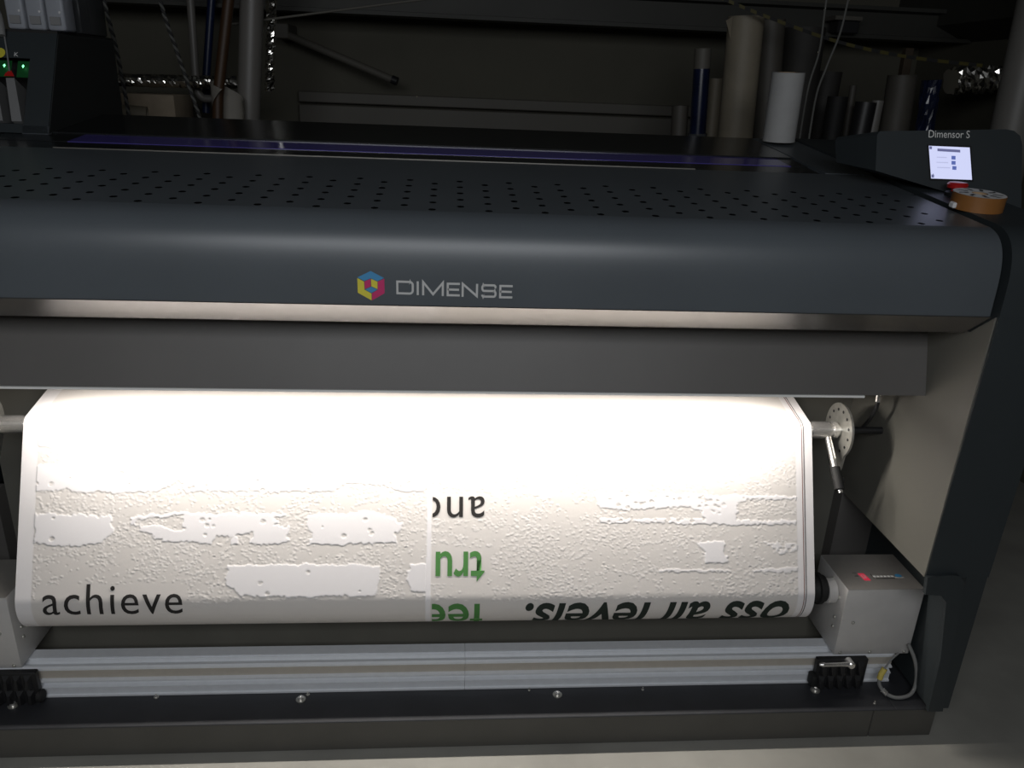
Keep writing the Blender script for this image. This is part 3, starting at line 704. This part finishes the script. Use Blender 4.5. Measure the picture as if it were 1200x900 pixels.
tag(wrap_text('printed_word', 'achieve', 'ink_dark', 'achieve', -.8172, -.5418, .5785, .5365, False, spacing=1.1), 'dark grey word achieve')
tag(wrap_text('printed_word', 'and', 'ink_dark', 'an', -.0033, .0764, .338, .381, True, cut=-.0337, spacing=1.1), 'dark grey upside-down word and, cut off')
tag(wrap_text('printed_word', 'tru', 'ink_green', 'tr', .0117, .0774, .4545, .5045, True, cut=-.0341, offset=.012), 'green upside-down word, cut off')
tag(wrap_text('printed_word', 'fee', 'ink_green', 'fe', .0012, .0749, .5645, .622, True, cut=-.0328, offset=.012), 'green upside-down word on the roll curve')
tag(wrap_text('printed_word', 'oss all levels.', 'ink_slate', 'oss all levels.', .1656, .7469, .566, .628, True, shear=.22, offset=.017), 'bold slanted upside-down words on the roll curve')
def strip_mark(u0, u1, m):
    mb = MB(); pr = []
    s = 0.
    while s < S0+.2: y, z, a, b = web(s); pr.append((y+a*.0006, z+b*.0006)); s += .006
    tag(mb.strip(pr, u0, u1).build('trim_mark', m, PW, 60), None)
strip_mark(.7752, .7768, 'edge_red'); strip_mark(.7795, .7815, 'edge_dark')

# ------------------------------------------------------------------ things on the printer
ty, tx = 1.475, 1.010; tz = deck_z(ty)+.0052
tr = thing('tape_roll', (tx, ty, tz), 'roll of brown packing tape with a white printed side lying on the right end', 'tape')
tilt = Matrix.Translation((tx, ty, tz)) @ Matrix.Rotation(math.atan(SL), 4, 'X')
MB().lathe((0, 0, 0), (0, 0, 1), [(0, .038), (0, .047), (.029, .047), (.029, .038), (0, .038)], 40, (False, False)).xform(tilt).build('tape_body', 'tape_kraft', tr)
MB().lathe((0, 0, 0), (0, 0, 1), [(0, .014), (0, .038), (.0288, .038), (.0288, .014), (0, .014)], 40, (False, False)).xform(tilt).build('tape_core', 'core', tr)
MB().lathe((0, 0, .0292), (0, 0, 1), [(0, .0145), (0, .0462)], 40, (False, False)).xform(tilt).build('tape_label', 'white_paper', tr)
tl = MB()
for i in range(9):
    a0 = radians(i*40+4); 
    tl.bm.faces.new([tl.bm.verts.new((r*cos(a), r*sin(a), .0296)) for r, a in ((.022, a0), (.038, a0+.1), (.043, a0+.32), (.034, a0+.25), (.022, a0+.3))])
tl.xform(tilt).build('tape_print', 'black', tr, 0)
tg = MB().box((-.054, -.012, .001), (-.046, .004, .012), .002).xform(tilt).build('tape_end', 'white_paper', tr)

wr = thing('white_paper_roll', (.902, 2.222, deck_z(2.222)+.006), 'short bright white paper roll standing on the printer deck', 'paper roll')
b0 = Vector(wr.location); b1 = b0+Vector((-.004, -.008, .178))
MB().lathe(b0, b1, [(0, .030), (0, .0435), (.178, .0435), (.178, .030), (.172, .030)], 36, (True, True)).build('roll_paper', 'bright_roll', wr)
MB().lathe(b0, b1, [(.001, .026), (.1785, .026), (.1785, .030)], 36, (True, False)).build('roll_core', 'core', wr)

# clear ink bottles standing on the ink station
def bottle(x, y, label):
    t = thing('ink_bottle', (x, y, ztop+.007), label, 'bottle', 'clear ink bottles on the ink station')
    z = ztop+.007
    mb = MB().box((x-.0205, y-.03, z), (x+.0205, y+.03, z+.088), .006, 3)
    mb.build('bottle_body', 'clear', t)
    MB().cyl((x, y, z+.088), (x, y, z+.108), .012, seg=18, bev=.002).build('bottle_cap', 'white_paper', t)
    MB().box((x-.012, y-.0335, z+.012), (x+.012, y-.0305, z+.030), .0005).build('bottle_label', 'cartridge', t)
    MB().lathe((x+.012, y-.0305, z+.04), (x+.012, y-.1, z+.04), [(0, .003), (.002, .0025)], 10).build('bottle_stud', 'white_paper', t)
bottle(-.9225-.02, ytop+.045, 'clear ink bottle at the right end of the row')
bottle(-.985-.003, ytop+.045, 'clear ink bottle second from the right end of the row')
bottle(-1.034, ytop+.045, 'clear ink bottle third from the right, behind the white hose')
MB().box((-1.30, ytop+.004, ztop), (-.938, 2.428, ztop+.006)).build('ink_tray', 'rubber', ink)
tray = thing('plastic_tub', (-.965, 2.33, ztop+.007), 'murky dark plastic tub behind and right of the ink bottles', 'tub')
MB().box((-1.02, 2.25, ztop+.007), (-.940, 2.41, ztop+.11), .006, 2).build('tub_body', 'film', tray)
MB().box((-1.0225, 2.247, ztop+.1105), (-.9385, 2.413, ztop+.118), .003, 2).build('tub_lid', 'film', tray)

# ------------------------------------------------------------------ rolls and pipes behind the printer
def std_roll(name, label, cat, x, y, xt, ztp, r, m, group=None, core=True, hollow=None, zb=0.):
    t = thing(name, (x, y, zb), label, cat, group)
    p0 = Vector((x, y, zb)); p1 = Vector((xt, y, ztp)); L = (p1-p0).length
    ri = hollow or r*.62
    MB().lathe(p0, p1, [(0, ri), (0, r), (L, r), (L, ri), (L-.03, ri)], 32, (True, True)).build('roll_body', m, t)
    if core: MB().lathe(p0, p1, [(.001, ri*.86), (L-.002, ri*.86), (L-.002, ri)], 28, (True, False)).build('roll_core', 'core', t)
    return t
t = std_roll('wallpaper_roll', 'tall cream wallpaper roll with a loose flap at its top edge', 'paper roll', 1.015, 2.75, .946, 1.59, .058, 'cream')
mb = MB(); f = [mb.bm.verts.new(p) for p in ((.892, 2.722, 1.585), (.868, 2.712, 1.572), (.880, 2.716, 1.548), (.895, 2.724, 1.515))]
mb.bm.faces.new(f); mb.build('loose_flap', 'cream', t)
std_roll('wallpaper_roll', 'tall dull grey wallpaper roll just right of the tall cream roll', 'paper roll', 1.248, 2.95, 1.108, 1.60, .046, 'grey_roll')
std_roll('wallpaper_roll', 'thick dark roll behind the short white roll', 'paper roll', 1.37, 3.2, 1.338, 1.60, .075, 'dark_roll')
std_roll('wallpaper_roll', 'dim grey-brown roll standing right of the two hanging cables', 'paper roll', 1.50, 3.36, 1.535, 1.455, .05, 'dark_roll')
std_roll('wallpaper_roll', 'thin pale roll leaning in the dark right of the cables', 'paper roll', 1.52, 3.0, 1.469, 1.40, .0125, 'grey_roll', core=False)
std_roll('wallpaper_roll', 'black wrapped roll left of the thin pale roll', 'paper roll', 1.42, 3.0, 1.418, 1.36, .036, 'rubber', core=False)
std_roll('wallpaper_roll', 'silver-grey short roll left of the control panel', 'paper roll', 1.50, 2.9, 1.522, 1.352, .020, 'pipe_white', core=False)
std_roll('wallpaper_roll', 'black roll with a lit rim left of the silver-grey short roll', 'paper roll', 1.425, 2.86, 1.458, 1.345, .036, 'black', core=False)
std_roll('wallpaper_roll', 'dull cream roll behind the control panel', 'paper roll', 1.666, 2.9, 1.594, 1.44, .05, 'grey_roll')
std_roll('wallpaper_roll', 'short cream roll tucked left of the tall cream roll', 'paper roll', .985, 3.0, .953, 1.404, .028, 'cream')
std_roll('cup_roll', 'low grey tube end at the foot of the blue roll', 'tube', .91, 3.0, .829, 1.306, .03, 'grey_roll', core=False)
# blue film roll: film, grey top wrap and clear foot wrap
t = thing('film_roll', (.94, 2.9, 0), 'blue film roll in glossy wrap standing left of the cream rolls', 'film roll')
d0 = Vector((.94, 2.9, 0)); d1 = Vector((.860, 2.9, 1.496)); dd = (d1-d0).normalized(); L = (d1-d0).length
MB().cyl(d0, d0+dd*(L-.28), .034, seg=28).build('foot_wrap', 'film', t)
MB().cyl(d0+dd*(L-.28), d0+dd*(L-.065), .0285, seg=28).build('blue_film', 'navy_film', t)
MB().lathe(d0+dd*(L-.065), d1, [(0, .0285), (.065, .0285), (.065, .02), (.05, .02)], 28).build('top_wrap', 'trunk', t)
# blue foil roll and board
def foil_tube(name, label, cat, p0, p1, r, m, amp, seg=22, n=60, seed=1, group=None):
    rg = random.Random(seed); p0 = Vector(p0); p1 = Vector(p1); ax = (p1-p0).normalized(); L = (p1-p0).length
    u = ax.orthogonal().normalized(); v = ax.cross(u); bm = bmesh.new(); rings = []
    for i in range(n+1):
        rings.append([bm.verts.new(p0+ax*(L*i/n+rg.uniform(-.3, .3)*L/n*(0 < i < n)) + (u*cos(2*pi*k/seg)+v*sin(2*pi*k/seg))*(r+rg.uniform(-amp, amp))) for k in range(seg)])
    for a, b in zip(rings[:-1], rings[1:]):
        for k in range(seg):
            bm.faces.new((a[k], a[(k+1) % seg], b[(k+1) % seg])); bm.faces.new((a[k], b[(k+1) % seg], b[k]))
    bm.faces.new(rings[0][::-1]); bm.faces.new(rings[-1])
    me = bpy.data.meshes.new(name); bm.to_mesh(me); bm.free()
    return tag(link(name, me, m, None, 0), label, cat, group)
foil_tube('film_roll', 'crinkled dark blue film roll standing behind the printer name', 'film roll', (1.76, 2.8, 0), (1.646, 2.8, 1.425), .030, 'navy_film', .004, seed=3)
tag(MB().box((1.67, 2.99, 0), (1.70, 3.02, 1.50), .002, mx=Matrix.Translation((0, 0, 0)) @ Matrix.Rotation(radians(-1.2), 4, 'Y')).build('wooden_board', 'wood'), 'narrow brown board leaning beside the dull cream roll', 'board')
# pipes
t = thing('drain_pipe', (1.882, 2.6, 0), 'fat pale pipe at the right edge behind the control panel', 'pipe')
MB().cyl((1.882, 2.6, 0), (1.79, 2.6, 2.70), .064, seg=32).build('pipe_run', 'pipe_white', t)
MB().cyl((1.8775, 2.6, .10), (1.874, 2.6, .20), .071, seg=32, bev=.004).build('pipe_collar', 'pipe_white', t)
t = thing('drain_pipe', (-.83, 2.9, 0), 'grey vertical plastic pipe right of the curled paper', 'pipe')
MB().cyl((-.83, 2.9, 0), (-.54, 2.9, 2.70), .0385, seg=28).build('pipe_run', 'pipe_grey', t)
MB().cyl((-.72, 2.9, 1.02), (-.708, 2.9, 1.12), .043, seg=28, bev=.003).build('pipe_collar', 'pipe_grey', t)
t = thing('water_pipe', (-.985, 3.3, 1.27), 'thin grey pipe with an elbow at its lower end', 'pipe')
MB().tube(spline([(-.945, 3.3, 2.70), (-.975, 3.3, 1.6), (-.983, 3.3, 1.34), (-.982, 3.3, 1.29), (-.965, 3.3, 1.262), (-.93, 3.3, 1.258), (-.80, 3.3, 1.26)]), .0145, 14).build('pipe_run', 'pipe_grey', t)
MB().cyl((-.9835, 3.3, 1.30), (-.982, 3.3, 1.335), .018, seg=16, bev=.002).build('pipe_collar', 'pipe_grey', t)
tag(MB().tube([(-.75, 3.45, 2.7), (-.94, 3.45, 1.61), (-.985, 3.45, 1.345), (-1.0, 3.45, 1.2)], .0155, 14).build('water_pipe', 'pipe_blue'), 'dark blue pipe between the thin grey pipe and the brown pipe', 'pipe')
tag(MB().tube([(-.55, 2.81, 2.70), (-.712, 2.81, 1.57), (-.769, 2.80, 1.28), (-.777, 2.80, 1.20), (-.78, 2.80, 0)], .0175, 20).build('cardboard_tube', 'pipe_brown'), 'brown tube rising out of the curled paper', 'tube')
# curled white paper around the foot of the brown tube
def curl():
    bm = bmesh.new(); cx, cy, r = -.739, 2.80, .050; col = []
    n = 40
    for i in range(n+1):
        a = radians(-12+i*267/n); f = i/n
        x_ = cx+r*cos(a); y_ = cy+r*sin(a)
        # top edge sinks towards the right; the front flap is cut off on a slant
        zt_ = 1.268+.036*min(1, max(0, (cx+r-x_)/(1.1*r)))**.55+.024*max(0, (cx-x_)/r)
        zb_ = 0. if a < radians(186) else 1.245+.062*((a-radians(186))/radians(69))
        if a > radians(186): zt_ = max(1.304, 1.328-.026*((a-radians(186))/radians(69))); x_ += .012*(a-radians(186))
        col.append([bm.verts.new((x_, y_, z)) for z in np.linspace(zb_, zt_, 9)])
    for a, b in zip(col[:-1], col[1:]):
        for k in range(8): bm.faces.new((a[k], b[k], b[k+1], a[k+1]))
    bmesh.ops.solidify(bm, geom=bm.faces[:], thickness=.0015)
    me = bpy.data.meshes.new('curled_sheet'); bm.to_mesh(me); bm.free()
    return link('paper_curl', me, 'curl', None, 50)
tag(curl(), 'curled white paper sheet around the foot of the brown tube', 'paper')
# foil ducts
foil_tube('foil_duct', 'crinkled silver foil duct hanging right of the grey pipe', 'duct', (-.645, 3.0, 1.30), (-.513, 3.0, 2.70), .0155, 'foil', .0035, seg=12, n=190, seed=5)
foil_tube('foil_duct', 'horizontal silver foil duct running above the beige carton', 'duct', (-1.35, 3.2, 1.312), (-.80, 3.2, 1.322), .022, 'foil', .0022, seg=16, n=70, seed=6)
foil_tube('foil_duct', 'crinkled dark foil duct left of the fat pale pipe at right', 'duct', (1.84, 3.0, 1.43), (2.15, 3.05, 1.45), .042, 'foil', .011, seg=20, n=34, seed=8)
# shelf with carton and small roll on the left
t = thing('storage_shelf', (-1.2, 3.2, 0), 'low dark shelf behind the printer carrying the beige carton', 'shelf')
MB().box((-1.5, 3.05, 1.165), (-.9, 3.45, 1.185)).build('shelf_board', 'wood', t)
for x_ in (-1.48, -.94):
    for y_ in (3.07, 3.41): MB().box((x_, y_, 0), (x_+.03, y_+.03, 1.165)).build('leg', 'wood', t)
tag(MB().box((-1.19, 3.09, 1.186), (-1.005, 3.30, 1.272), .004, 2).build('carton', 'carton'), 'beige carton under the horizontal foil duct', 'box')
tag(MB().lathe((-1.225, 3.05, 1.2485), (-1.095, 3.07, 1.2405), [(0, .018), (0, .0255), (.13, .0255), (.13, .018), (.12, .018)], 24).xform(Matrix.Translation((0, 0, -.0365))).build('paper_roll', 'cream'), 'small cream roll lying in front of the beige carton', 'paper roll')
# twisted two-colour cords
def cord(name, label, pts, r, pitch):
    sp_ = spline(pts, 40); t = thing(name, pts[-1], label, 'cord')
    for ph, m in ((0, 'cord_light'), (pi, 'cord_dark')):
        out = []; dist = 0
        for i, p in enumerate(sp_):
            if i: dist += (p-sp_[i-1]).length
            a = 2*pi*dist/pitch+ph; out.append(p+Vector((cos(a), sin(a), 0))*r*.7)
        MB().tube(out, r, 7).build('cord_strand', m, t)
cord('twisted_cord', 'twisted grey and black cord hanging beside the ink station', [(-1.10, 2.7, 2.0), (-1.052, 2.7, 1.544), (-1.033, 2.7, 1.39), (-1.02, 2.7, 1.17), (-1.01, 2.7, .9)], .0042, .03)
cord('twisted_cord', 'twisted cord slanting left of the thin grey pipe', [(-.98, 2.72, 2.0), (-.894, 2.72, 1.551), (-.868, 2.72, 1.44), (-.805, 2.72, 1.20), (-.74, 2.72, .95)], .0042, .03)
tag(MB().tube(spline([(1.10, 2.5, 2.6), (1.094, 2.5, 1.9), (1.095, 2.5, 1.62), (1.099, 2.5, 1.484), (1.082, 2.5, 1.362), (1.083, 2.5, 1.10)]), .0032, 8).build('hanging_cable', 'cord_light'), 'left of two grey cables hanging behind the white roll', 'cable')
tag(MB().tube(spline([(1.20, 2.45, 2.6), (1.158, 2.45, 1.9), (1.138, 2.45, 1.62), (1.13, 2.45, 1.529), (1.106, 2.45, 1.435), (1.089, 2.45, 1.339), (1.093, 2.45, 1.10)]), .0032, 8).build('hanging_cable', 'cord_light'), 'right, bowed one of two grey cables hanging behind the white roll', 'cable')
# striped barrier tape slanting across the top
t = thing('barrier_tape', (1.42, 2.62, 1.488), 'black and yellow barrier tape slanting across the upper right', 'tape')
tp_ = spline([(.70, 2.62, 1.66), (.823, 2.62, 1.624), (.977, 2.62, 1.578), (1.207, 2.62, 1.52), (1.44, 2.62, 1.486), (1.70, 2.62, 1.47)], 8)
for i in range(len(tp_)-1):
    a, b = tp_[i], tp_[i+1]; mb = MB()
    q = [mb.bm.verts.new(v) for v in (a+Vector((0, 0, -.005)), b+Vector((0, 0, -.005)), b+Vector((0, 0, .005)), a+Vector((0, 0, .005)), a+Vector((0, .001, -.005)), b+Vector((0, .001, -.005)), b+Vector((0, .001, .005)), a+Vector((0, .001, .005)))]
    for f in ((0, 1, 2, 3), (7, 6, 5, 4), (0, 4, 5, 1), (3, 2, 6, 7)): mb.bm.faces.new([q[k] for k in f])
    mb.build('tape_stripe', 'tape_yellow' if i % 2 else 'rubber', t, 0)
# pole across the top, bracket pole on the wall, lamp box
tag(MB().cyl((-.75, 2.95, 1.506), (.15, 2.95, 1.652), .004, seg=10).build('thin_rod', 'trunk'), 'thin steel rod slanting across the top of the back wall', 'rod')
t = thing('wall_bracket_arm', (-.58, 3.83, 1.50), 'dim grey arm reaching out from the back wall', 'bracket')
MB().cyl((-.72, 3.72, 1.52), (-.255, 3.62, 1.353), .016, seg=14).build('arm_tube', 'trunk', t)
MB().lathe((-.262, 3.622, 1.356), (-.20, 3.61, 1.334), [(0, .018), (.025, .018), (.025, .012)], 14).build('arm_end', 'black', t)
MB().box((-.76, 3.70, 1.50), (-.70, 3.90, 1.56), .004).build('arm_plate', 'trunk', t)
t = thing('junction_box', (1.60, 3.45, 1.60), 'small black box with a pale lid under the beam at right', 'box')
MB().box((1.565, 3.42, 1.605), (1.655, 3.50, 1.652), .003).build('box_body', 'black', t)
MB().box((1.545, 3.41, 1.6525), (1.66, 3.51, 1.669), .002).build('box_lid', 'trunk', t)
